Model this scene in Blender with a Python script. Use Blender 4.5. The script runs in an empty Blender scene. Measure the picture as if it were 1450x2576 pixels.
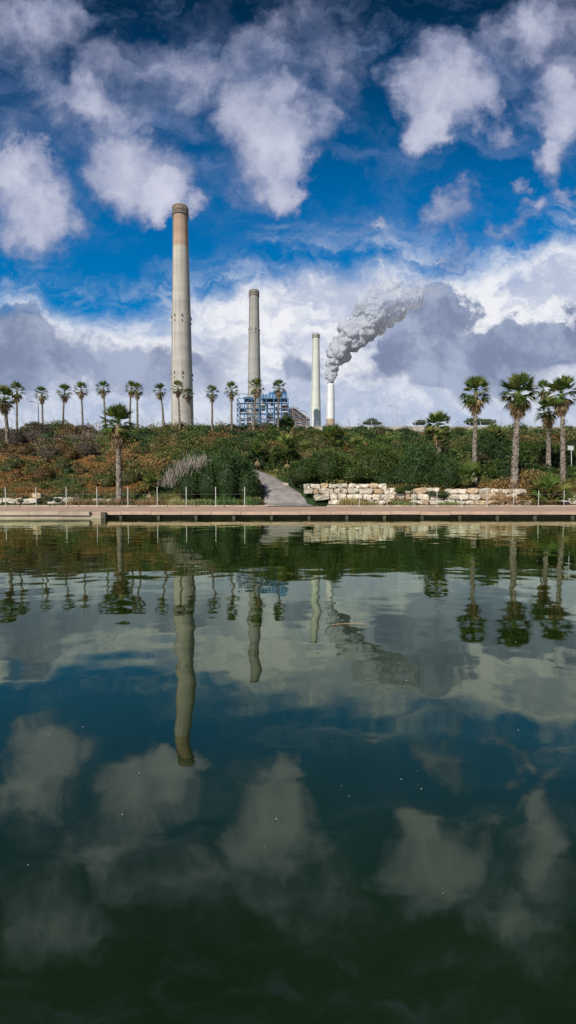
import bpy, math, numpy as np
from mathutils import Vector
R=np.random.default_rng(7)
sc=bpy.context.scene
CAMZ=1.7; F=1180.0; TH=math.radians(2.5)
def uv(px,py):
    a=(px-725)/F; b=(1288-py)/F
    Y=math.cos(TH)+b*math.sin(TH); Z=b*math.cos(TH)-math.sin(TH)
    return a/Y, Z/Y
def bx(px,d,py=1150): return uv(px,py)[0]*d
def bz(py,d): return CAMZ+uv(725,py)[1]*d
LAT=R.random((256,256))
def vn(x,y,s,o=0):
    x=np.asarray(x,float)/s+o*17.3+500; y=np.asarray(y,float)/s+o*9.1+500
    xi=np.floor(x).astype(int); yi=np.floor(y).astype(int); fx=x-xi; fy=y-yi
    fx=fx*fx*(3-2*fx); fy=fy*fy*(3-2*fy)
    g=lambda i,j: LAT[(xi+i)%256,(yi+j)%256]
    return (g(0,0)*(1-fx)+g(1,0)*fx)*(1-fy)+(g(0,1)*(1-fx)+g(1,1)*fx)*fy
def H(x,y):
    x=np.asarray(x,float); y=np.asarray(y,float)
    z=np.interp(y,[30,36,38,39.6,45,60,80,97,102,110,200,5000],[.5,.54,.68,1.6,3.0,6.6,10.2,14.1,14.5,14.0,13.5,13.5])
    k=np.clip((y-39)/15,0,1)*np.clip((130-y)/20,0,1)
    return z+k*((vn(x,y,14,1)-.5)*1.0+(vn(x,y,5,2)-.5)*.4)
def newmat(name):
    m=bpy.data.materials.new(name); m.use_nodes=True
    nt=m.node_tree; b=nt.nodes['Principled BSDF']; return m,nt,b
def simple(name,c1,c2=None,rough=.8,scale=1.0,stretch=(1,1,1),bump=0,metal=0,detail=6,lo=.35,hi=.65):
    m,nt,b=newmat(name); b.inputs['Roughness'].default_value=rough; b.inputs['Metallic'].default_value=metal
    b.inputs['Specular IOR Level'].default_value=.25
    if c2 is None: c2=tuple(c*.75 for c in c1)
    tc=nt.nodes.new('ShaderNodeTexCoord'); mp=nt.nodes.new('ShaderNodeMapping'); mp.inputs['Scale'].default_value=stretch
    n=nt.nodes.new('ShaderNodeTexNoise'); n.inputs['Scale'].default_value=scale; n.inputs['Detail'].default_value=detail
    r=nt.nodes.new('ShaderNodeValToRGB'); r.color_ramp.elements[0].position=lo; r.color_ramp.elements[1].position=hi
    r.color_ramp.elements[0].color=(*c1,1); r.color_ramp.elements[1].color=(*c2,1)
    L=nt.links.new
    L(tc.outputs['Object'],mp.inputs[0]); L(mp.outputs[0],n.inputs['Vector']); L(n.outputs['Fac'],r.inputs[0]); L(r.outputs[0],b.inputs['Base Color'])
    if bump:
        bp=nt.nodes.new('ShaderNodeBump'); bp.inputs['Strength'].default_value=bump; bp.inputs['Distance'].default_value=.1
        L(n.outputs['Fac'],bp.inputs['Height']); L(bp.outputs[0],b.inputs['Normal'])
    return m
def attrmat(name,rough=.6,transl=.25,noise=0):
    m,nt,b=newmat(name); L=nt.links.new
    a=nt.nodes.new('ShaderNodeAttribute'); a.attribute_name='Col'
    col=a.outputs['Color']
    if noise:
        n=nt.nodes.new('ShaderNodeTexNoise'); n.inputs['Scale'].default_value=noise; n.inputs['Detail'].default_value=8
        tc=nt.nodes.new('ShaderNodeTexCoord'); L(tc.outputs['Object'],n.inputs['Vector'])
        r=nt.nodes.new('ShaderNodeValToRGB'); r.color_ramp.elements[0].position=.3; r.color_ramp.elements[1].position=.7
        r.color_ramp.elements[0].color=(.5,.5,.5,1); r.color_ramp.elements[1].color=(1.3,1.3,1.3,1)
        L(n.outputs['Fac'],r.inputs[0])
        mx=nt.nodes.new('ShaderNodeMix'); mx.data_type='RGBA'; mx.blend_type='MULTIPLY'; mx.inputs[0].default_value=1
        L(col,mx.inputs[6]); L(r.outputs[0],mx.inputs[7]); col=mx.outputs[2]
        bp=nt.nodes.new('ShaderNodeBump'); bp.inputs['Strength'].default_value=.5; bp.inputs['Distance'].default_value=.08
        L(n.outputs['Fac'],bp.inputs['Height']); L(bp.outputs[0],b.inputs['Normal'])
    L(col,b.inputs['Base Color']); b.inputs['Roughness'].default_value=rough; b.inputs['Specular IOR Level'].default_value=.2
    if transl:
        t=nt.nodes.new('ShaderNodeBsdfTranslucent'); L(col,t.inputs[0])
        ms=nt.nodes.new('ShaderNodeMixShader'); ms.inputs[0].default_value=transl
        L(b.outputs[0],ms.inputs[1]); L(t.outputs[0],ms.inputs[2]); L(ms.outputs[0],nt.nodes['Material Output'].inputs[0])
    return m
LEAF=attrmat('leaf_mat'); BARK=attrmat('palm_bark_mat',.9,0,6); GROUND=attrmat('ground_mat',.95,0,1.2)
class MB:
    def __init__(s): s.V=[];s.Fq=[];s.C=[];s.M=[];s.n=0
    def add(s,V,Fc,col,mat=0):
        V=np.asarray(V,float).reshape(-1,3); Fc=[tuple(int(i)+s.n for i in f) for f in Fc]
        col=np.asarray(col,float)
        if col.ndim==1: col=np.tile(col,(len(V),1))
        s.V.append(V); s.Fq+=Fc; s.C.append(col); s.M+=[mat]*len(Fc); s.n+=len(V)
    def quads(s,V4,col,mat=0):
        N=len(V4); idx=(np.arange(N*4).reshape(N,4)+s.n).tolist()
        s.V.append(V4.reshape(-1,3)); s.Fq+=idx; s.C.append(np.repeat(col,4,axis=0)); s.M+=[mat]*N; s.n+=N*4
    def box(s,c,h,col,mat=0,rot=0):
        c=np.array(c,float); v=np.array([[x,y,z] for x in(-1,1) for y in(-1,1) for z in(-1,1)],float)*np.array(h)
        if rot:
            ca,sa=math.cos(rot),math.sin(rot); v=np.stack([v[:,0]*ca-v[:,1]*sa,v[:,0]*sa+v[:,1]*ca,v[:,2]],1)
        s.add(v+c,[(0,1,3,2),(4,6,7,5),(0,4,5,1),(2,3,7,6),(0,2,6,4),(1,5,7,3)],col,mat)
    def beam(s,a,b,r,col,mat=0,n=5,r2=None):
        a=np.array(a,float); b=np.array(b,float); d=b-a; L=np.linalg.norm(d); d/=L
        u=np.cross(d,[0,0,1.0] if abs(d[2])<.9 else [1.0,0,0]); u/=np.linalg.norm(u); w=np.cross(d,u)
        r2=r if r2 is None else r2
        t=np.arange(n)*2*math.pi/n+math.pi/4
        ring=np.cos(t)[:,None]*u+np.sin(t)[:,None]*w
        V=np.concatenate([a+ring*r,b+ring*r2])
        Fc=[(i,(i+1)%n,n+(i+1)%n,n+i) for i in range(n)]+[tuple(range(n))[::-1],tuple(range(n,2*n))]
        s.add(V,Fc,col,mat)
    def build(s,name,mats,smooth=False,loc=(0,0,0)):
        V=np.concatenate(s.V); C=np.concatenate(s.C)
        me=bpy.data.meshes.new(name); me.from_pydata(V.tolist(),[],s.Fq)
        a=me.color_attributes.new('Col','FLOAT_COLOR','POINT')
        a.data.foreach_set('color',np.concatenate([C,np.ones((len(C),1))],1).astype(np.float32).ravel())
        for m in mats: me.materials.append(m)
        me.polygons.foreach_set('material_index',np.array(s.M,np.int32))
        if smooth: me.polygons.foreach_set('use_smooth',np.ones(len(me.polygons),bool))
        me.update()
        o=bpy.data.objects.new(name,me); o.location=loc; sc.collection.objects.link(o); return o
def unit(v): return v/np.maximum(np.linalg.norm(v,axis=1,keepdims=True),1e-9)
def leafquads(C,size,wid=.45,up=0.):
    N=len(C); a=R.normal(size=(N,3))
    if up: a=unit(a); a[:,2]=np.abs(a[:,2])+up
    a=unit(a); b=unit(np.cross(a,R.normal(size=(N,3))))
    s=np.asarray(size).reshape(-1,1)*np.ones((N,1))
    return np.stack([C-a*s,C+b*s*wid,C+a*s,C-b*s*wid],1)
def sphere(nu=12,nv=7):
    V=[];Fc=[]
    for j in range(nv+1):
        p=math.pi*j/nv
        for i in range(nu):
            t=2*math.pi*i/nu; V.append((math.sin(p)*math.cos(t),math.sin(p)*math.sin(t),math.cos(p)))
    for j in range(nv):
        for i in range(nu): Fc.append((j*nu+i,(j+1)*nu+i,(j+1)*nu+(i+1)%nu,j*nu+(i+1)%nu))
    return np.array(V),Fc
SV,SF=sphere()
def bush_into(mb,lobes,leaf,cov,cols,up=0.,core=True):
    cols=np.array(cols)
    for (x,y,z,rx,ry,rz) in lobes:
        area=4*math.pi*((rx*ry+rx*rz+ry*rz)/3); n=max(30,int(area*cov/(leaf*leaf)))
        d=unit(R.normal(size=(n,3))); d[:,2]=np.where(d[:,2]<-.3,-d[:,2],d[:,2])
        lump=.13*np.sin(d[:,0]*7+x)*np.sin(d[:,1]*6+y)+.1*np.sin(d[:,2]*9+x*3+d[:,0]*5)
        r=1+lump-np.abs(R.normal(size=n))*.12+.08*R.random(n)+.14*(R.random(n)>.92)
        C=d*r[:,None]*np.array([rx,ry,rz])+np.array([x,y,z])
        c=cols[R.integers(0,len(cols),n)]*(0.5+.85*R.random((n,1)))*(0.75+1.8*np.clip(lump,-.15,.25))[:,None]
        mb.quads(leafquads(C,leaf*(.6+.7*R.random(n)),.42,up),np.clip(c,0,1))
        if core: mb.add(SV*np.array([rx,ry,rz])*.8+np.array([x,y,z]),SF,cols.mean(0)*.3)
G1=[(.08,.14,.028),(.105,.175,.035),(.06,.105,.025),(.17,.20,.045)]
G2=[(.08,.155,.045),(.11,.18,.05),(.055,.11,.04)]
GD=[(.034,.072,.02),(.05,.095,.024),(.068,.118,.028)]
GY_=[(.17,.18,.05),(.13,.15,.045),(.22,.19,.07)]
PU=[(.22,.16,.12),(.17,.125,.10),(.13,.12,.07)]
OR=[(.34,.18,.06),(.26,.16,.06),(.16,.15,.05)]
def shrub(px,py,w,h,d,cols=G1,leaf=.11,cov=.5,name='shrub',k=7,up=0.):
    x=bx(px,d); zt=bz(py-h/2,d); W=w/F*d/2
    zb=min(bz(py+h/2,d),zt-.5)
    lobes=[]
    for i in range(k):
        t=(i+.5)/k*2-1+R.normal()*.08
        rr=(.34+.20*R.random())
        rh=(zt-zb)*(.38+.20*R.random())*(1-.4*abs(t)**2)
        rx=W*rr*(1.5 if k<4 else 1.0)
        lobes.append((x+t*W*.74, d+R.normal()*W*.25, zb+rh*.85, rx, rx, rh*1.1))
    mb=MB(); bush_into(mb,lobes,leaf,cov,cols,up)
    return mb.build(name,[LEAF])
# ---------- palm
def palm_mesh(h,rc,seed,tr=.24,nl=38,blades=15,skirt=26,rough=.05,lean=.3,shrubby=False):
    global R
    r0=R; R=np.random.default_rng(seed); mb=MB()
    lx,ly=R.normal()*lean,R.normal()*lean*.5
    cen=lambda t:np.array([lx*t*t,ly*t*t,h*t])
    if h>.8:
        ns=max(14,int(h*5)); n=10; V=[];Fc=[];cc=[]
        for j in range(ns+1):
            t=j/ns; r=tr*(1.0-.38*t)+tr*.45*math.exp(-t*h*2.2)+ (tr*.22 if t>.93 else 0)
            for i in range(n):
                a=2*math.pi*i/n; rr=r*(1+R.normal()*rough*1.6)
                V.append(cen(t)+np.array([math.cos(a)*rr,math.sin(a)*rr,(-.6 if j==0 else 0)]))
                g=.8+.4*R.random()*(1 if j%2 else .7); cc.append(np.array([.22,.185,.15])*g)
        for j in range(ns):
            for i in range(n): Fc.append((j*n+i,j*n+(i+1)%n,(j+1)*n+(i+1)%n,(j+1)*n+i))
        mb.add(V,Fc,np.array(cc),1)
        m=int(h*26); t=R.random(m)*.97; a=R.random(m)*6.283
        rr=tr*(1-.38*t)
        P=np.stack([lx*t*t+np.cos(a)*rr,ly*t*t+np.sin(a)*rr,h*t],1)
        o=np.stack([np.cos(a),np.sin(a),.9*np.ones(m)],1); o=unit(o); s=np.stack([-np.sin(a),np.cos(a),0*a],1)
        L=(.08+.09*R.random(m))[:,None]*(tr/.24)
        q=np.stack([P-s*.06,P+s*.06,P+o*L+s*.03,P+o*L-s*.03],1)
        mb.quads(q,np.array([.29,.23,.17])*(.3+1.0*R.random((m,1))),1)
    top=cen(1.0)
    def fan(el,az,pl,bl,col,spread,droop,fold=.25,off=0):
        d=np.array([math.cos(el)*math.cos(az),math.cos(el)*math.sin(az),math.sin(el)])
        s=np.array([-math.sin(az),math.cos(az),0.]); nrm=np.cross(d,s)
        b0=top+np.array([0,0,off])+d*.08; p0=b0+d*pl+np.array([0,0,-.08*pl])
        mb.quads(np.array([[b0-s*.025,b0+s*.025,p0+s*.015,p0-s*.015]]),np.array([[c*1.1 for c in col]]))
        A=np.linspace(-spread,spread,blades)+R.normal(size=blades)*.04
        D=np.cos(A)[:,None]*d+np.sin(A)[:,None]*s-fold*np.abs(np.sin(A))[:,None]*nrm*(-1 if nrm[2]<0 else 1)
        D=unit(D); Lb=bl*(.78+.22*np.cos(A))*(.8+.4*R.random(blades))
        wv=unit(-np.sin(A)[:,None]*d+np.cos(A)[:,None]*s)*(bl*.06)
        mid=p0+D*(Lb*.5)[:,None]; tip=p0+D*Lb[:,None]; tip[:,2]-=droop*Lb*(.6+.8*R.random(blades))
        P=np.repeat(p0[None],blades,0)
        mb.quads(np.stack([P,mid-wv,tip,mid+wv],1),np.array(col)*(.6+.7*R.random((blades,1))))
    for i in range(nl):
        f=i/(nl-1); el=math.radians(88-(122 if not shrubby else 75)*f**1.0+R.normal()*9); az=i*2.39996+R.normal()*.25
        g=R.random()
        col=np.array([.09,.145,.03])*(.65+.7*g)*(1.1-.2*f)
        if g>.72: col=np.array([.22,.23,.06])
        up_=1.15 if f<.35 else 1.0
        fan(el,az,rc*(.38+.16*R.random())*up_,rc*(.46+.18*R.random())*up_,col,.85,.08 if f<.5 else .34)
    for i in range(skirt):
        f=i/max(1,skirt-1); el=math.radians(-28-52*f+R.normal()*6); az=i*2.39996
        c=np.array([.34,.24,.13])*(.6+.6*R.random())
        fan(el,az,rc*.28,rc*(.40+.1*R.random()),c,.8,.35,off=-.08-rc*.42*f)
    o=mb.build('palm_tree',[LEAF,BARK]); R=r0; return o
def palm(px,pt,d,rcpx,seed,**k):
    x=bx(px,d,1050); rc=rcpx/F*d/2
    z0=float(H(x,d)); h=bz(pt,d)-rc*1.0-z0
    o=palm_mesh(h,rc,seed,**k); o.location=(x,d,z0-.05); return o
# ---------- TERRAIN
xs=np.concatenate([-np.geomspace(5000,92,24),np.linspace(-90,90,240),np.geomspace(92,5000,24)])
ys=np.concatenate([np.linspace(36,112,170),np.geomspace(114,6000,30)])
X,Y=np.meshgrid(xs,ys); Z=H(X,Y)
def pxof(x,y): return 725+F*np.asarray(x)/np.asarray(y)*1.003
def zonecol(x,y):
    p=pxof(x,y); n=vn(x,y,6,3); m=vn(x,y,2.2,4); q=vn(x,y,3.5,7)
    g=np.array([.11,.16,.04]); br=np.array([.34,.18,.06]); pu=np.array([.22,.16,.125]); dg=np.array([.05,.09,.028]); ye=np.array([.30,.26,.08])
    def mix(a,b,t): return a*(1-t)[...,None]+b*t[...,None]
    s=lambda v,a,b: np.clip((v-a)/(b-a),0,1)
    c=np.ones(p.shape+(3,))*g
    c=mix(c,np.ones_like(c)*dg,s(n,.40,.62))
    c=mix(c,np.ones_like(c)*ye,s(m,.58,.78)*.75)
    c=mix(c,np.ones_like(c)*np.array([.26,.15,.08]),s(q,.62,.76)*.75)
    left=1-s(p+160*(n-.5),330,480)
    c=mix(c,np.ones_like(c)*br,left*s(m,.26,.48)*(1-s(y,58,76)))
    left2=1-s(p+120*(n-.5),180,300)
    c=mix(c,np.ones_like(c)*pu,left2*s(y,54,64)*s(m+.25*n,.3,.5))
    rt=s(p,850,950)*(1-s(y,40,44))
    c=mix(c,np.ones_like(c)*br*.8,rt*.6)
    top=s(y,88,93)
    c=mix(c,np.ones_like(c)*pu,top*s(n,.45,.6)*.8)
    return c
def lawn(x,y):
    p=pxof(x,y); w=1.8*np.sin(np.asarray(x)*.12)
    a=(p>320)&(p<650)&(y+w>76)&(y+w<84)
    b=(p>860)&(p<1440)&(y-w>82)&(y-w<88)
    return a|b
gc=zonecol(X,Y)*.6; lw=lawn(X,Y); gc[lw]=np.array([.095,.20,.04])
ny,nx=X.shape
idx=np.arange(nx*ny).reshape(ny,nx)
mb=MB(); Fc=np.stack([idx[:-1,:-1],idx[:-1,1:],idx[1:,1:],idx[1:,:-1]],-1).reshape(-1,4)
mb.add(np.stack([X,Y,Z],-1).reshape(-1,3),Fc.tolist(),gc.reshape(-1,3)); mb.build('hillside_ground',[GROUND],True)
PY=np.array([35.9,38,40,43,46,50,55]); PPX=np.array([732,722,708,688,668,630,580]); PW=np.array([4.6,4.0,3.2,2.3,1.9,1.6,1.4])
def onpath(x,y):
    cx=(np.interp(y,PY,PPX)-725)/F*y; w=np.interp(y,PY,PW)
    return (np.abs(x-cx)<w*.5+.12)&(y<50)
yy=np.linspace(35.9,50,60); cx=(np.interp(yy,PY,PPX)-725)/F*yy; w=np.interp(yy,PY,PW)*.5
mb=MB(); V=[];Fc=[];K=9
for j in range(60):
    for i in range(K):
        x=cx[j]+(i/(K-1)*2-1)*w[j]+R.normal()*.05; V.append((x,yy[j],max(float(H(cx[j],yy[j])),float(H(x,yy[j])))+.06 if 0<i<K-1 else float(H(x,yy[j]))-.05))
for j in range(59):
    for i in range(K-1): Fc.append((j*K+i,j*K+i+1,(j+1)*K+i+1,(j+1)*K+i))
mb.add(V,Fc,(.2,.18,.18)); mb.build('footpath',[simple('path_mat',(.30,.27,.255),(.19,.17,.165),.95,1.6,bump=.15,detail=10)],True)
# ---------- hillside scrub
N=400000
y=36.6+ (R.random(N)**1.25)*66; x=(R.random(N)*2-1)*y*.78
keep=~onpath(x,y)&~lawn(x,y); x=x[keep];y=y[keep]
hs=np.clip(vn(x,y,2.0,5)*2.0-.6,0,1.2)*np.clip(vn(x,y,9,6)*1.8,.4,1.5)*np.interp(y,[36,40,60,88,97],[.3,.8,1.4,1.5,.6])
p=pxof(x,y); hs*=np.where((p<420)&(y<58),.75,1.0)
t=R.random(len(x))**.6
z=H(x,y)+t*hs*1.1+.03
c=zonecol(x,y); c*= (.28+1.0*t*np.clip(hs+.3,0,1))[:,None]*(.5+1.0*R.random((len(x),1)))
gg=vn(x,y,1.3,9)
o=(gg>.62)&(p<430)&(y<70); c[o]=np.array([.08,.12,.035])*(.5+.9*R.random((o.sum(),1)))
o=(R.random(len(x))<.18)&(p<430)&(y<66)&(gg<.62); c[o]=np.array([.52,.30,.10])*(.6+.6*R.random((o.sum(),1)))
s=np.interp(y,[36,60,102],[.075,.11,.17])*(.6+.8*R.random(len(x)))
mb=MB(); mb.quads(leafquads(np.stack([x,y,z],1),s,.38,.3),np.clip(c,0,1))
for i in range(640):
    yy_=40+R.random()*58; xx=(R.random()*2-1)*yy_*.75
    if any(bool(onpath(np.array(xx+q),np.array(yy_))) for q in (-1,0,1)) or lawn(np.array(xx),np.array(yy_)) or lawn(np.array(xx),np.array(yy_+3)): continue
    pp=float(pxof(xx,yy_))
    if yy_<42 and pp>740: continue
    r=(.35+1.15*R.random()**1.5)*(.7+yy_/110)*(1 if yy_<88 else .6)
    cl=[G1,G2,GD,GD,GY_,OR][R.choice(6,p=[.2,.15,.2,.2,.17,.08])]
    if pp<430 and yy_<62: cl=[OR,OR,GY_,G1][R.integers(0,4)]; r*=.7
    if pp<270 and yy_>55 and R.random()<.75: cl=PU
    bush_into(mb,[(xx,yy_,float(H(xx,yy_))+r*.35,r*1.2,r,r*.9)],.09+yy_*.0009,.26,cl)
mb.build('hillside_scrub',[LEAF])
mb=MB()
for px in np.arange(265,720,13):
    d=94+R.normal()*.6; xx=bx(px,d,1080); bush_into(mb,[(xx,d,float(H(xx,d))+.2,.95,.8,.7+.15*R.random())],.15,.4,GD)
mb.build('crest_hedge',[LEAF])
# ---------- big shrubs
shrub(577,1203,164,126,39.5,GD+G2,.085,k=7)
shrub(480,1213,170,104,40.5,GD+G2,.085,k=7)
shrub(350,1216,130,70,45,G1,.1,k=4)
shrub(815,1180,165,84,42.2,G1+GD,.085,k=6)
shrub(950,1170,190,100,42.2,G1,.085,k=7)
shrub(1070,1180,170,104,42.0,GD+G2,.085,k=7)
shrub(1010,1200,150,66,40.9,G2+GD,.085,k=5)
shrub(1095,1212,90,50,40.2,GD,.085,k=4)
shrub(715,1165,110,84,50,G1,.11,k=5)
shrub(650,1165,90,80,51,GD,.11,k=4)
shrub(690,1110,110,60,66,G1,.14,k=5)
shrub(590,1132,150,50,62,G1,.13,k=6)
shrub(470,1142,160,45,60,GY_+G1,.13,k=6)
shrub(390,1120,100,40,68,G1,.13,k=5)
shrub(860,1122,120,60,62,GD,.13,k=5)
shrub(790,1100,90,40,70,GY_+G1,.13,k=5)
shrub(960,1122,140,60,64,G1,.13,k=5)
shrub(1230,1130,90,76,52,GD,.11,k=4)
shrub(1330,1140,130,80,52,GD+G1,.11,k=5)
shrub(1170,1150,80,60,50,GD,.11,k=4)
shrub(1240,1178,90,54,45,G1,.1,k=4)
shrub(1340,1187,110,50,45,GD,.1,k=4)
shrub(1430,1160,80,70,48,GD,.1,k=4)
shrub(1280,1216,110,26,41.5,GY_+OR,.08,k=5)
shrub(720,1060,36,34,96,G1,.18,k=3)
shrub(935,1062,40,16,140,G1,.2,k=3); shrub(1055,1063,30,14,140,G1,.2,k=3); shrub(1200,1060,60,20,120,G1,.2,k=3)
shrub(70,1118,150,58,70,PU,.14,k=6)
shrub(190,1085,120,38,88,PU,.15,k=6)
shrub(110,1080,100,32,88,PU+GY_,.15,k=5)
shrub(230,1130,110,44,66,PU+OR,.13,k=5)
def grass(px,py,w,d,n,hh,col,name='tall_grass',wid=.016,splay=.22):
    x0=bx(px,d); W=w/F*d/2; mb=MB()
    t=np.clip(R.normal(size=n)*.45,-1,1)
    x=x0+t*W; y=d+R.normal(size=n)*.4; z=bz(py,d)+(R.random(n)-.5)*hh*.3
    a=np.stack([R.normal(size=n)*splay+t*.2,R.normal(size=n)*splay,np.ones(n)],1); a=unit(a)*(hh*(.35+.65*R.random((n,1)))*(1-.5*t*t)[:,None])
    b=unit(np.cross(a,R.normal(size=(n,3))))*wid
    B=np.stack([x,y,z],1); q=np.stack([B-b*.6,B+b*.6,B+a*.7+b*1.6,B+a],1)
    mb.quads(q,np.array(col)*(.6+.7*R.random((n,1)))); mb.build(name,[LEAF])
for gx,gy,gh in [(425,1222,1.6),(445,1205,1.8),(468,1195,1.9),(490,1185,1.7),(512,1172,1.2)]:
    grass(gx,gy,46,38.8,120,gh,(.36,.31,.26),'pampas_grass',wid=.018,splay=.28)
for gx,gw,gn,gh,gcol in [(885,60,700,.75,(.34,.28,.10)),(1020,60,500,.4,(.2,.27,.08)),(480,110,900,.6,(.32,.32,.12)),(220,90,600,.8,(.30,.20,.09)),(370,60,500,.8,(.3,.2,.09)),(560,120,800,.8,(.10,.18,.05)),(635,36,500,.9,(.10,.18,.05)),(930,40,300,.35,(.28,.26,.1)),(1130,50,300,.35,(.2,.25,.08)),(300,60,400,.7,(.28,.18,.09))]:
    for q_ in range(3): grass(gx+(q_-1)*gw*.33,1270,gw*.6,36.9+.12*q_,gn//3,gh*(.7+.5*R.random()),gcol)
for gx in (180,195,212,228): grass(gx,1128,30,75,110,3.2,(.36,.28,.23))
# ---------- palms
i=0
for px,pt,d,w in [(42,960,100,42),(107,972,100,36),(158,967,101,38),(208,960,101,36),(265,958,101,36),(326,957,100,34),(346,962,94,34),
    (412,965,96,34),(452,957,93,34),(480,975,95,30),(534,967,91,36),(583,960,90,38),(638,953,88,40),(700,955,92,38),(1372,957,80,40)]:
    i+=1; palm(px,pt,d,w*1.08,i,tr=.22,nl=36,blades=9,skirt=16,lean=.35)
palm(18,972,62,60,41,tr=.26)
palm(297,1020,37.4,90,42,tr=.25,nl=54,blades=15,skirt=48,lean=.1)
palm(1196,948,42,80,43,tr=.22,nl=48,skirt=28,lean=.2)
palm(1298,944,40,92,44,tr=.30,nl=58,skirt=50,lean=.15)
palm(1383,1000,45,66,45,tr=.24,nl=46,skirt=30)
palm(1420,948,41.5,80,46,tr=.24,nl=52,skirt=34)
palm(1104,1038,50,72,47,tr=.35,nl=54,skirt=44,lean=.05)
def dwarf(px,py,w,d,seed):
    rc=w/F*d/2*1.2; o=palm_mesh(.35,rc,seed,nl=26,blades=13,skirt=5,shrubby=True); o.name='dwarf_fan_palm'
    o.location=(bx(px,d),d,bz(py,d)-.35)
for k,(px,py,w,d) in enumerate([(730,1142,76,48.5),(652,1142,50,50),(845,1112,70,58),(893,1135,56,52),(770,1138,44,52),(1196,1212,80,39.5),(1378,1258,105,37.6),(380,1224,48,39),(1232,1103,60,66),(1435,1265,40,38),(1100,1120,60,50)]): dwarf(px,py,w,d,60+k)
# ---------- stone walls
def rocks(name,rows,seed,mat):
    rg=np.random.default_rng(seed); mb=MB()
    g=np.linspace(-1,1,4)
    for (x0,x1,yw,z0,hc,skip) in rows:
        x=x0
        while x<x1:
            w=.45+.85*rg.random()
            if rg.random()>skip:
                hh=hc*(.84+.2*rg.random()); hw=w/2-.025; hd=.32+.12*rg.random()
                V=[];ID={};Fc=[]
                def vid(a,b,c):
                    k=(a,b,c)
                    if k not in ID:
                        q=np.array([g[a],g[b],g[c]]); q=q*(1-.12*(np.sum(np.abs(q)>.9)-1)/2)
                        q=q*np.array([hw,hd,hh/2])+rg.normal(size=3)*.028
                        ID[k]=len(V); V.append(q)
                    return ID[k]
                for a in range(3):
                    for b in range(3):
                        for s_ in (0,3):
                            Fc.append((vid(a,b,s_),vid(a+1,b,s_),vid(a+1,b+1,s_),vid(a,b+1,s_)))
                            Fc.append((vid(a,s_,b),vid(a+1,s_,b),vid(a+1,s_,b+1),vid(a,s_,b+1)))
                            Fc.append((vid(s_,a,b),vid(s_,a+1,b),vid(s_,a+1,b+1),vid(s_,a,b+1)))
                V=np.array(V); a=rg.normal()*.05; V[:,0],V[:,2]=V[:,0]*math.cos(a)-V[:,2]*math.sin(a),V[:,0]*math.sin(a)+V[:,2]*math.cos(a)
                gcol=.68+.45*rg.random(); c=np.array([.57,.50,.40])*gcol
                if rg.random()<.2: c=np.array([.46,.34,.22])
                mb.add(V+np.array([x+w/2,yw+rg.normal()*.12,z0+hh/2]),Fc,c)
            x+=w+.01
    return mb.build(name,[mat])
STONE=attrmat('limestone_mat',.9,0,2.5)
X_=lambda p,d=38: bx(p,d,1250)
rocks('stone_wall',[(X_(825),X_(1330),37.6,.56,.48,.02),(X_(790),X_(1330),38.1,1.04,.48,.03),(X_(765),X_(1090),38.6,1.52,.46,.04),(X_(1125),X_(1300),38.6,1.52,.42,.12),
   (X_(765),X_(960),39.1,1.98,.38,.2)],5,STONE)
rocks('stone_wall',[(X_(706),X_(726),42.2,2.1,.4,0)],8,STONE)
rocks('stone_wall',[(X_(1395),X_(1560),37.9,.6,.42,.1),(X_(1395),X_(1560),38.2,1.0,.4,.3)],9,STONE)
rocks('stone_wall',[(X_(-90),X_(190),38.0,.75,.45,.15),(X_(-60),X_(120),38.4,1.2,.4,.35),(X_(235),X_(275),38.2,.8,.36,.2)],6,STONE)
mb=MB()
for px,zz in ((905,.6),(1015,1.7),(1085,1.5),(1150,.6),(1110,1.2),(60,.9),(130,.8)):
    x=bx(px,37.6); r=.22+.2*R.random()
    for q in range(3): bush_into(mb,[(x+R.normal()*.35,37.4+R.random()*.3,zz+R.random()*.35,r*1.3,r*.6,r*.7)],.055,.4,[G1,GY_,GD][R.integers(0,3)])
mb.build('creeping_plants',[LEAF])
# ---------- quay and promenade
PAVE=simple('promenade_paving_mat',(.50,.33,.24),(.36,.25,.19),.9,1.4,(1,1,1),.1)
QS=simple('quay_stone_mat',(.46,.36,.27),(.30,.24,.19),.9,1.0,bump=.2)
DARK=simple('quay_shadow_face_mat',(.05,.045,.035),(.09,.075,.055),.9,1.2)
mb=MB(); XS=bx(267,30,1290)
mb.add([(-400,29.9,.42),(400,29.9,.42),(400,36.1,.55),(-400,36.1,.55)],[(0,1,2,3)],(.4,.3,.2),0)
x=-60.0
while x<60:
    w=1.9; left=x+w/2<XS; yf=29.45 if left else 29.7
    mb.box((x+w/2,yf+.35,.335+R.normal()*.006),(w/2-.012,.35,.115 if left else .10),(.4,.3,.2),1 if left else 0)
    x+=w
for s_ in (-1,1): mb.box((s_*230,30.0,.335),(170,.35,.1),(.4,.3,.2),0)
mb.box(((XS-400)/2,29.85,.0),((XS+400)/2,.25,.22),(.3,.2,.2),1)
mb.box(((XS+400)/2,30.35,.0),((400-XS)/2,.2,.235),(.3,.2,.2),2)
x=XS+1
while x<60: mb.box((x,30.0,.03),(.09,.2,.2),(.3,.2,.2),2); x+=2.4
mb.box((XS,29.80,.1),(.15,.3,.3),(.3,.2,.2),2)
mb.build('quay_promenade',[PAVE,QS,DARK])
mb=MB(); x=-60.
while x<60:
    if not (-2.1<x-0.4<2.6): mb.box((x+.5,36.2,.58),(.49,.09,.07),(.4,.3,.2))
    x+=1.0
mb.build('promenade_kerb',[QS])
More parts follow.
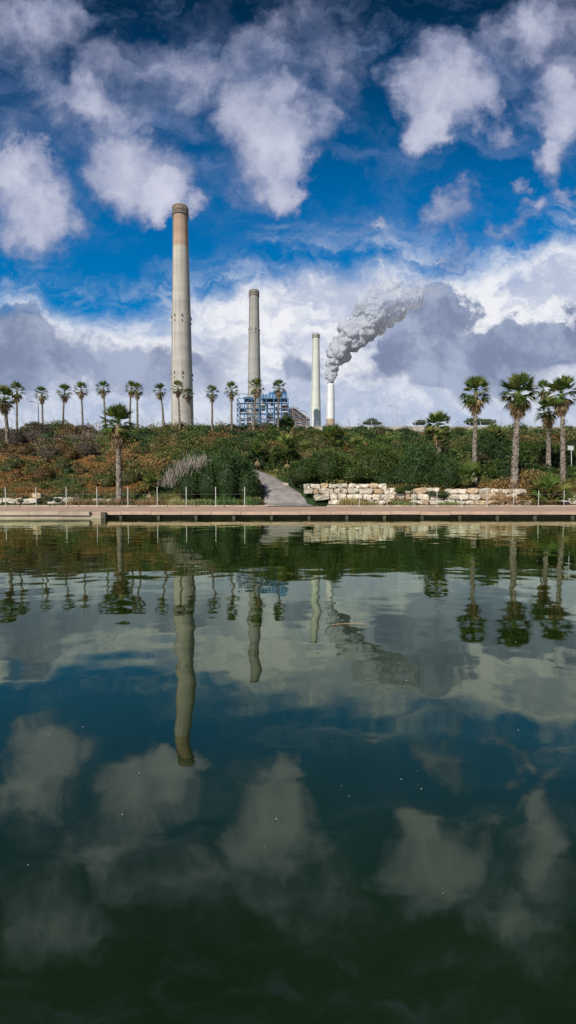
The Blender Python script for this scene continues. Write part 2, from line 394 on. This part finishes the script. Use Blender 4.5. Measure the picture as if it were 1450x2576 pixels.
# ---------- post fence
WH=simple('painted_steel_mat',(.5,.5,.48),(.4,.4,.38),.5,5)
mb=MB(); posts=[-62,14,91,167,244,322,396,469,543,616,905,975,1042,1100,1162,1226,1293,1356,1420,1495]
prev=None
for p in posts:
    x=bx(p,35.2,1250); hgt=1.5 if p<700 else 1.25
    mb.beam((x,35.2,.53),(x,35.2,.55+hgt),.034 if p<700 else .022,(.7,.7,.7),n=8); mb.box((x,35.2,.56),(.09,.09,.015),(.7,.7,.7))
    if prev is not None and p!=905:
        for zz in (1.0,1.5): mb.beam((prev,35.2,zz),(x,35.2,zz),.003,(.3,.3,.3),n=4)
    prev=x
mb.build('post_and_wire_fence',[WH])
GAL=simple('galvanised_steel_mat',(.42,.44,.46),(.32,.34,.36),.5,4)
mb=MB(); x=-80.; y0=104.
while x<80:
    z0=float(H(x,y0)); mb.beam((x,y0,z0-.3),(x,y0,z0+2.9),.06,(.5,.5,.5),n=5); mb.beam((x,y0,z0+2.9),(x-.45,y0-.35,z0+3.4),.05,(.5,.5,.5),n=4)
    x2=x+2.4; z2=float(H(x2,y0))
    for k in (.3,1.2,2.1,2.9): mb.beam((x,y0,z0+k),(x2,y0,z2+k),.016,(.5,.5,.5),n=3)
    for k in range(8):
        a=x+k*.3; mb.beam((a,y0,z0+.3),(a+.9,y0,z0+2.8),.007,(.5,.5,.5),n=3); mb.beam((a+.9,y0,z0+.3),(a,y0,z0+2.8),.007,(.5,.5,.5),n=3)
    x=x2
mb.build('chain_link_fence',[GAL])
mb=MB(); CON=simple('concrete_wall_mat',(.44,.39,.33),(.33,.29,.24),.9,.6)
x=bx(770,103,1070)
while x<90:
    mb.box((x+1.5,103,14.6),(1.48,.12,1.15),(.3,.3,.3)); mb.box((x+1.5,103,15.8),(1.5,.17,.06),(.3,.3,.3)); x+=3
mb.build('concrete_wall',[CON])
def lamp(px,pt,d,side=1):
    x=bx(px,d,1050); z0=float(H(x,d)); zt=bz(pt,d); mb=MB()
    mb.beam((x,d,z0),(x,d,zt),.13,(.5,.5,.5),n=8,r2=.07); mb.beam((x,d,z0),(x,d,z0+.5),.2,(.5,.5,.5),n=8)
    mb.beam((x,d,zt),(x-1.2*side,d,zt+.35),.05,(.5,.5,.5),n=6); mb.box((x-1.5*side,d,zt+.38),(.42,.16,.08),(.5,.5,.5))
    mb.build('street_lamp',[GAL])
lamp(97,1014,104); lamp(408,1005,104); lamp(1000,1024,112)
mb=MB(); d=44; x=bx(1435,d); mb.beam((x+.2,d,3),(x+.1,d,bz(1132,d)),.03,(.5,.5,.5),n=6)
mb.box((x,d-.06,bz(1127,d)),(.32,.03,.2),(.8,.8,.8),rot=.3); mb.build('sign_board',[simple('sign_white_mat',(.6,.6,.58),(.5,.5,.5),.5,2)])
# ---------- chimneys
def concrete_tower(name,streak,bands):
    m,nt,b=newmat(name); L=nt.links.new; b.inputs['Roughness'].default_value=.9; b.inputs['Specular IOR Level'].default_value=.15
    tc=nt.nodes.new('ShaderNodeTexCoord'); sx=nt.nodes.new('ShaderNodeSeparateXYZ'); L(tc.outputs['Object'],sx.inputs[0])
    r=nt.nodes.new('ShaderNodeValToRGB')
    mr=nt.nodes.new('ShaderNodeMapRange'); mr.inputs[1].default_value=0; mr.inputs[2].default_value=240; L(sx.outputs[2],mr.inputs[0]); L(mr.outputs[0],r.inputs[0])
    e=r.color_ramp.elements
    for k,(p,c) in enumerate(bands):
        el=e[k] if k<2 else e.new(p); el.position=p; el.color=(*c,1)
    mp=nt.nodes.new('ShaderNodeMapping'); mp.inputs['Scale'].default_value=(.55,.55,.012); L(tc.outputs['Object'],mp.inputs[0])
    n=nt.nodes.new('ShaderNodeTexNoise'); n.inputs['Scale'].default_value=1; n.inputs['Detail'].default_value=6; L(mp.outputs[0],n.inputs['Vector'])
    mp2=nt.nodes.new('ShaderNodeMapping'); mp2.inputs['Scale'].default_value=(.02,.02,.12); L(tc.outputs['Object'],mp2.inputs[0])
    n2=nt.nodes.new('ShaderNodeTexNoise'); n2.inputs['Scale'].default_value=1; n2.inputs['Detail'].default_value=3; L(mp2.outputs[0],n2.inputs['Vector'])
    ad=nt.nodes.new('ShaderNodeMath'); ad.operation='ADD'; L(n.outputs[0],ad.inputs[0]); L(n2.outputs[0],ad.inputs[1])
    mr2=nt.nodes.new('ShaderNodeMapRange'); mr2.inputs[1].default_value=.75; mr2.inputs[2].default_value=1.25; mr2.inputs[3].default_value=1-streak; mr2.inputs[4].default_value=1+streak*.5; L(ad.outputs[0],mr2.inputs[0])
    mx=nt.nodes.new('ShaderNodeVectorMath'); mx.operation='MULTIPLY'; L(r.outputs[0],mx.inputs[0]); L(mr2.outputs[0],mx.inputs[1]); L(mx.outputs[0],b.inputs['Base Color'])
    return m
def chimney(px,pt,d,prof,mat,cap=True,marks=()):
    x=bx(px,d,(pt+1050)/2); zb=13.0; n=48; V=[];Fc=[]
    zt=bz(pt,d); rows=sorted([(bz(a,d)-zb,w/F*d/2) for a,w in prof]); rows=[(0,rows[0][1]+ (rows[0][1]-rows[1][1])/(rows[1][0]-rows[0][0])*rows[0][0])]+rows
    zz=np.linspace(0,zt-zb,60); rr=np.interp(zz,[a for a,_ in rows],[b for _,b in rows])
    prf=list(zip(zz,rr)); rt=rr[-1]
    prf+= [(zt-zb,rt*.82),(zt-zb-6,rt*.8)]
    for (z,r) in prf:
        for i in range(n):
            a=2*math.pi*i/n; V.append((r*math.cos(a),r*math.sin(a),z))
    for j in range(len(prf)-1):
        for i in range(n): Fc.append((j*n+i,j*n+(i+1)%n,(j+1)*n+(i+1)%n,(j+1)*n+i))
    mb=MB(); mb.add(V,Fc,(.5,.5,.5),0); mb.add([(rt*.8*math.cos(2*math.pi*i/n),rt*.8*math.sin(2*math.pi*i/n),zt-zb-5) for i in range(n)],[tuple(range(n))],(.1,.1,.1),1)
    def ring(z,r,h,mi):
        V=[];Fc=[]
        for (q,s_) in ((r,z),(r,z+h),(rt*.9,z+h),(rt*.9,z)):
            for i in range(n): a=2*math.pi*i/n; V.append((q*math.cos(a),q*math.sin(a),s_))
        for j in range(4):
            for i in range(n): Fc.append((j*n+i,j*n+(i+1)%n,((j+1)%4)*n+(i+1)%n,((j+1)%4)*n+i))
        mb.add(V,Fc,(.3,.3,.3),mi)
    if cap:
        Ht=zt-zb; k=rt/6.
        ring(Ht-7.5*k,rt*1.12,.7*k,1); ring(Ht-1.0*k,rt*1.05,.6*k,2); ring(Ht-4.2*k,rt*1.07,.5*k,1)
        for i in range(28):
            a=2*math.pi*i/28; c,s_=math.cos(a)*rt*1.09,math.sin(a)*rt*1.09
            mb.beam((c,s_,Ht-7.5*k),(c,s_,Ht-1*k),.22*k,(.3,.3,.3),1,n=4)
        for i in range(28):
            a=2*math.pi*i/28; c,s_=math.cos(a)*rt*1.02,math.sin(a)*rt*1.02
            if i%2: mb.box((c,s_,Ht-5.6*k),(.45*k,.45*k,1.2*k),(.1,.1,.1),1,rot=a)
    for mrow in marks:
        z=bz(mrow,d)-zb; r=float(np.interp(z,zz,rr))
        for i in range(8):
            a=2*math.pi*(i+.35)/8; mb.box((math.cos(a)*(r+.2),math.sin(a)*(r+.2),z),(.5,.45,1.1),(.2,.2,.2),1,rot=a); mb.box((math.cos(a)*(r+.2),math.sin(a)*(r+.2),z-4),(.4,.35,.8),(.2,.2,.2),1,rot=a)
    a=-math.pi/2-.9
    for j in range(0,len(zz)-1,1):
        r1,r2=rr[j]+.35,rr[j+1]+.35; mb.beam((math.cos(a)*r1,math.sin(a)*r1,zz[j]),(math.cos(a)*r2,math.sin(a)*r2,zz[j+1]),.12,(.3,.3,.3),1,n=4)
    o=mb.build('power_station_chimney',[mat,DK,RUST],False,(x,d,zb))
    me=o.data; sm=[len(p.vertices)==4 and p.material_index==0 for p in me.polygons]; me.polygons.foreach_set('use_smooth',sm); return o
DK=simple('chimney_steelwork_mat',(.13,.12,.10),(.2,.17,.14),.8,.5); RUST=simple('chimney_rim_mat',(.32,.28,.2),(.22,.18,.13),.8,.5)
m1=concrete_tower('chimney_concrete_mat',.24,[(0,(.44,.41,.37)),(1,(.35,.245,.165)),(.60,(.42,.385,.33)),(.795,(.45,.41,.34)),(.798,(.41,.29,.205))])
m2=concrete_tower('chimney_grey_mat',.2,[(0,(.35,.34,.32)),(1,(.30,.28,.25)),(.6,(.34,.33,.30))])
m3=concrete_tower('chimney_pale_mat',.12,[(0,(.56,.59,.60)),(1,(.50,.51,.44)),(.415,(.56,.59,.60)),(.42,(.58,.59,.52))])
m4=concrete_tower('chimney_banded_mat',.10,[(0,(.38,.28,.18)),(1,(.66,.66,.66)),(.462,(.40,.30,.20)),(.465,(.68,.68,.67))])
chimney(456.5,521,400,[(1050,55),(940,51),(800,46),(665,40),(540,36),(521,36)],m1,marks=(800,942))
chimney(640,731,565,[(1050,35),(950,31),(830,27),(731,23.5)],m2,marks=(830,))
chimney(795,840,715,[(1060,26),(960,21),(840,17)],m3)
chimney(832,966,800,[(1060,21),(1010,20),(966,18)],m4,cap=False)
# ---------- power plant boiler house
BL=simple('blue_steel_mat',(.05,.12,.23),(.07,.16,.29),.6,.1); BR=simple('plant_cladding_mat',(.22,.15,.12),(.14,.12,.11),.8,.12); GY=simple('plant_grey_mat',(.42,.42,.42),(.24,.25,.27),.7,.15); BH=simple('blue_cladding_mat',(.04,.15,.34),(.06,.19,.38),.6,.1)
mb=MB(); D=450
def U(p): return bx(p,D,1030)
def W(p): return bz(p,D)
xa,xb_=U(597),U(726); cols_=np.linspace(xa,xb_,8); zl=[W(q) for q in (1100,1084,1070,1056,1042,1028,1014,1002)]
blu=(.1,.2,.4)
for yi in (D,D+28):
    for cI,xx in enumerate(cols_): mb.box((xx,yi,(13+zl[-1])/2),(.38,.38,(zl[-1]-13)/2),blu,0)
    for z in zl: mb.box(((xa+xb_)/2,yi,z),((xb_-xa)/2,.28,.3),blu,0)
    for j in range(len(zl)-1):
        for k in range(7):
            if (j*3+k*2)%5==0: mb.beam((cols_[k],yi-.3,zl[j]),(cols_[k+1],yi-.3,zl[j+1]),.25,blu,0,n=4)
            if (j+k)%4==1: mb.beam((cols_[k],yi-.3,zl[j+1]),(cols_[k+1],yi-.3,zl[j]),.25,blu,0,n=4)
for z in zl:
    for xx in cols_[::2]: mb.box((xx,D+14,z),(.3,14,.3),blu,0)
rg=np.random.default_rng(3)
for j in range(len(zl)-1):
    for k in range(7):
        pr=.85 if j<4 else (.15 if k<3 else .55)
        if rg.random()<pr:
            mb.box(((cols_[k]+cols_[k+1])/2+rg.normal()*.8,D+6+rg.random()*14,(zl[j]+zl[j+1])/2-rg.random()),(3.4*(.4+.6*rg.random()),3.,2.4*(.35+.65*rg.random())),blu,1 if rg.random()<.65 else 2)
    if j>0:
        mb.box(((xa+xb_)/2+rg.normal()*3,D+5,zl[j]+.9),((xb_-xa)/2-5,.1,.10),blu,2); mb.box(((xa+xb_)/2,D+3,zl[j]+.2),((xb_-xa)/2-.5,1.2,.1),blu,1)
for a,b,c,e in [(657,724,1001,990),(676,700,990,985),(703,722,990,983),(612,636,1001,997)]:
    mb.box(((U(a)+U(b))/2,D+12,(W(c)+W(e))/2),((U(b)-U(a))/2,9,(W(e)-W(c))/2),blu,3)
for a in range(659,726,8): mb.box((U(a),D+2.8,W(996)),(.5,.3,1.6),blu,2)
for a in (603,622,640,652): mb.beam((U(a),D,W(1002)),(U(a),D,W(990)),.3,blu,0,n=4)
mb.beam((U(600),D,W(991)),(U(655),D,W(991)),.3,blu,0,n=4)
mb.beam((U(690),D+8,W(986)),(U(690),D+8,W(978)),.3,blu,2,n=5)
for k,(a,b,t) in enumerate([(727,741,1024),(739,752,1021),(750,762,1029),(760,772,1037),(768,781,1049)]):
    mb.box(((U(a)+U(b))/2,D+14+k*.3,(13+W(t))/2),((U(b)-U(a))/2,6,(W(t)-13)/2),blu,1 if k%2 else 2)
for k in range(14):
    a=727+k*4; mb.beam((U(a),D+6,W(1020+k*2.2)),(U(a),D+6,W(1070)),.3,blu,1,n=4)
mb.beam((U(735),D+5,W(1018)),(U(781),D+5,W(1050)),1.0,blu,2,n=4); mb.beam((U(735),D+5,W(1030)),(U(775),D+5,W(1060)),.6,blu,1,n=4)
for k in range(6): mb.beam((U(728),D+5,W(1022+k*7)),(U(772-k),D+5,W(1034+k*6)),.3,blu,0 if k%2 else 1,n=4)
mb.build('power_plant_boiler_house',[BL,BR,GY,BH])
# ---------- steam plume
ctr=[(832,960,8),(834,944,12),(838,922,17),(845,898,23),(856,875,29),(876,853,35),(900,834,40),(924,812,45),(944,788,50),(968,764,54),(998,738,54),(1030,716,50),(1065,698,46),(1105,682,40)]
mb=MB(); D4=800; rg=np.random.default_rng(11); BS,BF=sphere(16,10)
for k in range(len(ctr)-1):
    for f in (0,.5):
        c=[ctr[k][q]*(1-f)+ctr[k+1][q]*f for q in range(3)]
        x,z,r=bx(c[0],D4,c[1]),bz(c[1],D4),c[2]/F*D4*.80
        mb.add(BS*r*.9+np.array([x,D4,z]),BF,(.8,.8,.8))
        for j in range(14):
            d=rg.normal(size=3); d/=np.linalg.norm(d); r2=r*(.2+.4*rg.random())
            mb.add(BS*r2+np.array([x,D4,z])+d*r*(.75+.3*rg.random()),BF,(.8,.8,.8))
ST=bpy.data.materials.new('steam_mat'); ST.use_nodes=True; nt=ST.node_tree; nt.nodes.remove(nt.nodes['Principled BSDF']); L=nt.links.new
tc=nt.nodes.new('ShaderNodeTexCoord'); sx=nt.nodes.new('ShaderNodeSeparateXYZ'); L(tc.outputs['Object'],sx.inputs[0])
mr=nt.nodes.new('ShaderNodeMapRange'); mr.clamp=False; mr.inputs[1].default_value=bz(690,D4); mr.inputs[2].default_value=bz(850,D4); mr.inputs[3].default_value=0; mr.inputs[4].default_value=1; L(sx.outputs[2],mr.inputs[0])
n=nt.nodes.new('ShaderNodeTexNoise'); n.inputs['Scale'].default_value=.035; n.inputs['Detail'].default_value=8; n.inputs['Roughness'].default_value=.62; L(tc.outputs['Object'],n.inputs['Vector'])
ma=nt.nodes.new('ShaderNodeMath'); ma.operation='MULTIPLY_ADD'; L(n.outputs[0],ma.inputs[0]); ma.inputs[1].default_value=1.3; L(mr.outputs[0],ma.inputs[2])
m2_=nt.nodes.new('ShaderNodeMapRange'); m2_.interpolation_type='SMOOTHSTEP'; m2_.inputs[1].default_value=.62; m2_.inputs[2].default_value=1.85; L(ma.outputs[0],m2_.inputs[0])
df=nt.nodes.new('ShaderNodeBsdfDiffuse'); df.inputs[0].default_value=(.55,.57,.62,1); tl=nt.nodes.new('ShaderNodeBsdfTranslucent'); tl.inputs[0].default_value=(.7,.7,.74,1)
s1=nt.nodes.new('ShaderNodeMixShader'); s1.inputs[0].default_value=.4; L(df.outputs[0],s1.inputs[1]); L(tl.outputs[0],s1.inputs[2])
tr=nt.nodes.new('ShaderNodeBsdfTransparent'); s2=nt.nodes.new('ShaderNodeMixShader'); L(m2_.outputs[0],s2.inputs[0]); L(tr.outputs[0],s2.inputs[1]); L(s1.outputs[0],s2.inputs[2])
L(s2.outputs[0],nt.nodes['Material Output'].inputs[0])
o=mb.build('steam_plume',[ST]); rm=o.modifiers.new('r','REMESH'); rm.mode='VOXEL'; rm.voxel_size=1.4; rm.use_smooth_shade=True
for sz,stg in ((18,12),(7,4.5),(2.6,1.2)):
    tx=bpy.data.textures.new('puff','CLOUDS'); tx.noise_scale=sz; tx.noise_depth=3
    dm=o.modifiers.new('d','DISPLACE'); dm.texture=tx; dm.strength=stg; dm.mid_level=.45; dm.texture_coords='GLOBAL'
# ---------- water
m=bpy.data.materials.new('pond_water_mat'); m.use_nodes=True; nt=m.node_tree; nt.nodes.remove(nt.nodes['Principled BSDF']); L=nt.links.new
tc=nt.nodes.new('ShaderNodeTexCoord')
def nz(scale,st,det=3):
    mp=nt.nodes.new('ShaderNodeMapping'); mp.inputs['Scale'].default_value=st; L(tc.outputs['Object'],mp.inputs[0])
    n=nt.nodes.new('ShaderNodeTexNoise'); n.inputs['Scale'].default_value=scale; n.inputs['Detail'].default_value=det; L(mp.outputs[0],n.inputs['Vector']); return n.outputs[0]
n1=nz(.8,(.9,1.1,1),2); n2=nz(3.0,(.6,1.1,1),3); pm=nz(.09,(1,1,1),2)
mr=nt.nodes.new('ShaderNodeMapRange'); mr.inputs[1].default_value=.45; mr.inputs[2].default_value=.66; mr.inputs[3].default_value=.06; mr.inputs[4].default_value=.5; L(pm,mr.inputs[0])
mu=nt.nodes.new('ShaderNodeMath'); mu.operation='MULTIPLY'; L(n2,mu.inputs[0]); L(mr.outputs[0],mu.inputs[1])
mu2=nt.nodes.new('ShaderNodeMath'); mu2.operation='MULTIPLY'; mu2.inputs[1].default_value=.16; L(mu.outputs[0],mu2.inputs[0])
ad=nt.nodes.new('ShaderNodeMath'); ad.operation='MULTIPLY_ADD'; L(n1,ad.inputs[0]); ad.inputs[1].default_value=.42; L(mu2.outputs[0],ad.inputs[2])
bp=nt.nodes.new('ShaderNodeBump'); bp.inputs['Strength'].default_value=1; bp.inputs['Distance'].default_value=.034; L(ad.outputs[0],bp.inputs['Height'])
fr=nt.nodes.new('ShaderNodeFresnel'); fr.inputs[0].default_value=1.85; L(bp.outputs[0],fr.inputs[1])
gl=nt.nodes.new('ShaderNodeBsdfGlossy'); gl.inputs['Color'].default_value=(.90,1,.80,1); gl.inputs['Roughness'].default_value=.02; L(bp.outputs[0],gl.inputs['Normal'])
sn=nz(.35,(1,1,1),4); cr=nt.nodes.new('ShaderNodeValToRGB'); cr.color_ramp.elements[0].position=.3; cr.color_ramp.elements[1].position=.75
cr.color_ramp.elements[0].color=(.006,.013,.002,1); cr.color_ramp.elements[1].color=(.013,.026,.005,1); L(sn,cr.inputs[0])
dfw=nt.nodes.new('ShaderNodeBsdfDiffuse'); L(cr.outputs[0],dfw.inputs[0])
mxs=nt.nodes.new('ShaderNodeMixShader'); L(fr.outputs[0],mxs.inputs[0]); L(dfw.outputs[0],mxs.inputs[1]); L(gl.outputs[0],mxs.inputs[2]); L(mxs.outputs[0],nt.nodes['Material Output'].inputs[0])
mb=MB(); mb.add([(-600,-300,0),(600,-300,0),(600,30.2,0),(-600,30.2,0)],[(0,1,2,3)],(0,0,0)); mb.build('pond_water',[m])
mb=MB(); mb.box((0,-40,-.1),(300,39.6,.4),(.3,.3,.3)); mb.build('near_bank',[QS])
mb=MB(); n=130; dd=1.9+R.random(n)**1.6*22; xx=(R.random(n)*2-1)*dd*.62; s_=(.0009+.0015*R.random(n)**2)*dd
A=R.random(n)*6.28; P=np.stack([xx,dd,0*xx+.006],1); a=np.stack([np.cos(A),np.sin(A),0*A],1)*s_[:,None]; b_=np.stack([-np.sin(A),np.cos(A),0*A],1)*s_[:,None]*.7
mb.quads(np.stack([P-a,P+b_,P+a*.8,P-b_],1),np.ones((n,3))*.55); mb.build('floating_debris',[attrmat('debris_mat',.8,0)])
mb=MB(); d=5.9; mb.beam((bx(836,d),d,.008),(bx(885,d),d+.05,.012),.006,(.28,.19,.11),n=6); mb.beam((bx(885,d),d+.05,.012),(bx(924,d),d+.02,.01),.006,(.28,.19,.11),n=6,r2=.003)
mb.build('floating_twig',[attrmat('twig_mat',.8,0)])
# ---------- world
S=Vector((-.45,-.75,.62)).normalized()
w=bpy.data.worlds.new('World'); sc.world=w; w.use_nodes=True; nt=w.node_tree; L=nt.links.new; N_=nt.nodes
bg=N_['Background']; bg.inputs[1].default_value=.1
sky=N_.new('ShaderNodeTexSky'); sky.sky_type='NISHITA'; sky.sun_disc=False; sky.sun_elevation=math.asin(S.z); sky.sun_rotation=math.atan2(S.x,S.y); sky.altitude=0; sky.dust_density=.3; sky.ozone_density=3
def M(op,a,b=None,c=None,clamp=False):
    n=N_.new('ShaderNodeMath'); n.operation=op; n.use_clamp=clamp
    for k,v in enumerate((a,b,c)):
        if v is None: continue
        if isinstance(v,(int,float)): n.inputs[k].default_value=v
        else: L(v,n.inputs[k])
    return n.outputs[0]
def VM(op,a,b=None):
    n=N_.new('ShaderNodeVectorMath'); n.operation=op
    for k,v in enumerate((a,b)):
        if v is None: continue
        if isinstance(v,tuple): n.inputs[k].default_value=v
        else: L(v,n.inputs[k])
    return n.outputs['Value'] if op=='DOT_PRODUCT' else n.outputs[0]
def SM(v,a,b,c=0,d=1):
    n=N_.new('ShaderNodeMapRange'); n.interpolation_type='SMOOTHSTEP'; L(v,n.inputs[0]); n.inputs[1].default_value=a; n.inputs[2].default_value=b; n.inputs[3].default_value=c; n.inputs[4].default_value=d; return n.outputs[0]
def MIX(f,a,b):
    n=N_.new('ShaderNodeMix'); n.data_type='RGBA'
    if isinstance(f,(int,float)): n.inputs[0].default_value=f
    else: L(f,n.inputs[0])
    for k,v in ((6,a),(7,b)):
        if isinstance(v,tuple): n.inputs[k].default_value=(*v,1)
        else: L(v,n.inputs[k])
    return n.outputs[2]
def NO(vec,scale,det=6,rough=.55,col=False,dist=0):
    n=N_.new('ShaderNodeTexNoise'); n.inputs['Scale'].default_value=scale; n.inputs['Detail'].default_value=det; n.inputs['Roughness'].default_value=rough; n.inputs['Distortion'].default_value=dist
    L(vec,n.inputs['Vector']); return n.outputs['Color'] if col else n.outputs['Fac']
tc=N_.new('ShaderNodeTexCoord'); sx=N_.new('ShaderNodeSeparateXYZ'); L(tc.outputs['Generated'],sx.inputs[0])
ay=M('MAXIMUM',M('ABSOLUTE',sx.outputs[1]),.03); u=M('DIVIDE',sx.outputs[0],ay); v=M('DIVIDE',sx.outputs[2],ay)
cb=N_.new('ShaderNodeCombineXYZ'); L(u,cb.inputs[0]); L(v,cb.inputs[1]); P=cb.outputs[0]
wp=VM('MULTIPLY',VM('SUBTRACT',NO(P,5,7,.62,True),(.5,.5,.5)),(.30,.30,0))
Pw=VM('ADD',P,wp)
def field(blobs,base):
    acc=None
    for (px,py,rx,ry,wt) in blobs:
        cu,cv=uv(px,py)
        d=VM('MULTIPLY',VM('SUBTRACT',base,(cu,cv,0)),(F/rx,F/ry,0))
        f=M('MULTIPLY',M('SUBTRACT',1,VM('DOT_PRODUCT',d,d),clamp=True),wt)
        acc=f if acc is None else M('ADD',acc,f)
    return acc
puffs=[(75,500,160,140,1.1),(0,400,130,140,.7),(370,440,170,130,1.0),(440,495,80,70,.6),(240,320,190,130,.5),(350,220,190,150,.45),(120,150,240,180,.42),(60,50,190,110,.35),
 (680,360,165,150,1.0),(720,450,80,80,.6),(650,190,130,140,.45),(1105,210,150,165,1.05),(1080,310,80,80,.5),
 (1420,110,170,210,.7),(1362,375,80,80,.9),(1140,515,90,65,.8),(1150,615,45,70,.7),(1330,525,55,42,.75),(1275,585,65,40,.7),(1270,455,42,32,.65),(1412,465,60,28,.65),(945,547,36,26,.6),
 (810,90,190,190,.42),(500,110,210,160,.36),(1230,190,70,150,.4),(1390,250,120,90,.6),(830,270,90,120,.35),(1300,40,120,90,.3),(520,270,90,110,.25)]
Fp=field(puffs,Pw)
n5=NO(P,6.5,10,.60); n7=NO(Pw,13,7,.58)
mp=N_.new('ShaderNodeMapping'); mp.inputs['Rotation'].default_value=(0,0,-.5); mp.inputs['Scale'].default_value=(2.6,6.5,1); L(VM('ADD',P,VM('MULTIPLY',wp,(.8,.8,0))),mp.inputs[0])
st=NO(mp.outputs[0],1.5,10,.66)
nn=M('ADD',M('ADD',M('MULTIPLY',M('SUBTRACT',n5,.5),1.0),M('MULTIPLY',M('SUBTRACT',n7,.5),.38)),M('MULTIPLY',M('SUBTRACT',st,.5),.45))
dens=SM(M('ADD',Fp,M('MULTIPLY',nn,1.15)),.06,1.02)
dens=M('MULTIPLY',dens,SM(Fp,.0,.3))
haze=M('MULTIPLY',SM(st,.45,.78),SM(v,.45,.72,.14,.62))
fc=N_.new('ShaderNodeFloatCurve'); mru=N_.new('ShaderNodeMapRange'); L(u,mru.inputs[0]); mru.inputs[1].default_value=-.66; mru.inputs[2].default_value=.66; L(mru.outputs[0],fc.inputs['Value'])
pts=[(0,735),(80,725),(150,775),(300,790),(400,760),(560,728),(620,692),(720,668),(900,650),(1000,665),(1130,675),(1250,655),(1350,620),(1450,590)]
cv=fc.mapping.curves[0]
cp=[((uv(a,b)[0]+.66)/1.32,uv(a,b)[1]) for a,b in pts]
cv.points[0].location=(0,cp[0][1]); cv.points[1].location=(1,cp[-1][1])
for a,b in cp:
    if .01<a<.99: cv.points.new(a,b)
fc.mapping.update()
e=M('ADD',M('SUBTRACT',fc.outputs[0],v),M('MULTIPLY',nn,.13))
bank=SM(e,-.02,.06)
rag=M('MULTIPLY',SM(e,-.10,.04),SM(st,.42,.70)); bank=M('MAXIMUM',bank,M('MULTIPLY',rag,.75))
pale=(3.8,4.8,6.6)
pt=SM(M('ADD',M('MULTIPLY',Fp,.75),M('MULTIPLY',nn,1.25)),.05,1.3)
pc=MIX(pt,(1.5,2.0,3.8),(6.9,7.0,8.2))
greys=[(60,870,170,130,1.2),(1080,840,180,150,1.3),(1000,930,150,90,.8),(1330,880,190,75,1.2),(280,940,200,70,.7),(500,960,150,80,.6),(760,920,70,70,.8),(1130,760,90,80,.9),(1250,960,200,60,.7),(1440,840,80,60,.7),(90,980,150,60,.5),(40,770,90,50,.6),(570,880,80,40,.4),(960,800,90,70,.5)]
Fg=field(greys,Pw)
gt=SM(M('ADD',Fg,M('MULTIPLY',nn,1.0)),.10,.70)
wt=MIX(SM(M('ADD',M('MULTIPLY',M('SUBTRACT',n7,.5),.7),M('MULTIPLY',M('SUBTRACT',st,.5),1.2)),-.16,.14),(4.8,5.4,7.0),(8.7,8.8,9.2))
bc=MIX(M('MULTIPLY',gt,.95),wt,MIX(SM(M('ADD',n5,M('MULTIPLY',M('SUBTRACT',n7,.5),.6)),.36,.66),(1.9,2.4,3.8),(3.6,4.2,5.8)))
bc=MIX(SM(v,.28,.13,0,.5),bc,pale)
hs=N_.new('ShaderNodeHueSaturation'); hs.inputs['Saturation'].default_value=1.5; L(sky.outputs[0],hs.inputs['Color'])
sk=VM('MULTIPLY',VM('MULTIPLY',hs.outputs[0],(.10,1.0,.98)),SM(v,.5,1.05,1.30,.26))
c=MIX(haze,sk,(1.8,2.7,5.0)); c=MIX(M('MULTIPLY',dens,.94),c,pc); c=MIX(bank,c,bc)
L(c,bg.inputs[0])
# ---------- sun, camera
sl=bpy.data.lights.new('sun','SUN'); sl.energy=5.0; sl.angle=math.radians(.5); sl.color=(1,.95,.87)
so=bpy.data.objects.new('sun',sl); so.rotation_euler=(-S).to_track_quat('-Z','Y').to_euler(); sc.collection.objects.link(so)
cd=bpy.data.cameras.new('camera'); co=bpy.data.objects.new('camera',cd); sc.collection.objects.link(co)
cd.sensor_fit='HORIZONTAL'; cd.sensor_width=36; cd.lens=36*F/1450; cd.clip_start=.05; cd.clip_end=20000
co.location=(0,0,CAMZ); co.rotation_euler=(math.pi/2-TH,0,0); sc.camera=co
sc.view_settings.view_transform='Standard'; sc.view_settings.look='None'; sc.view_settings.exposure=0
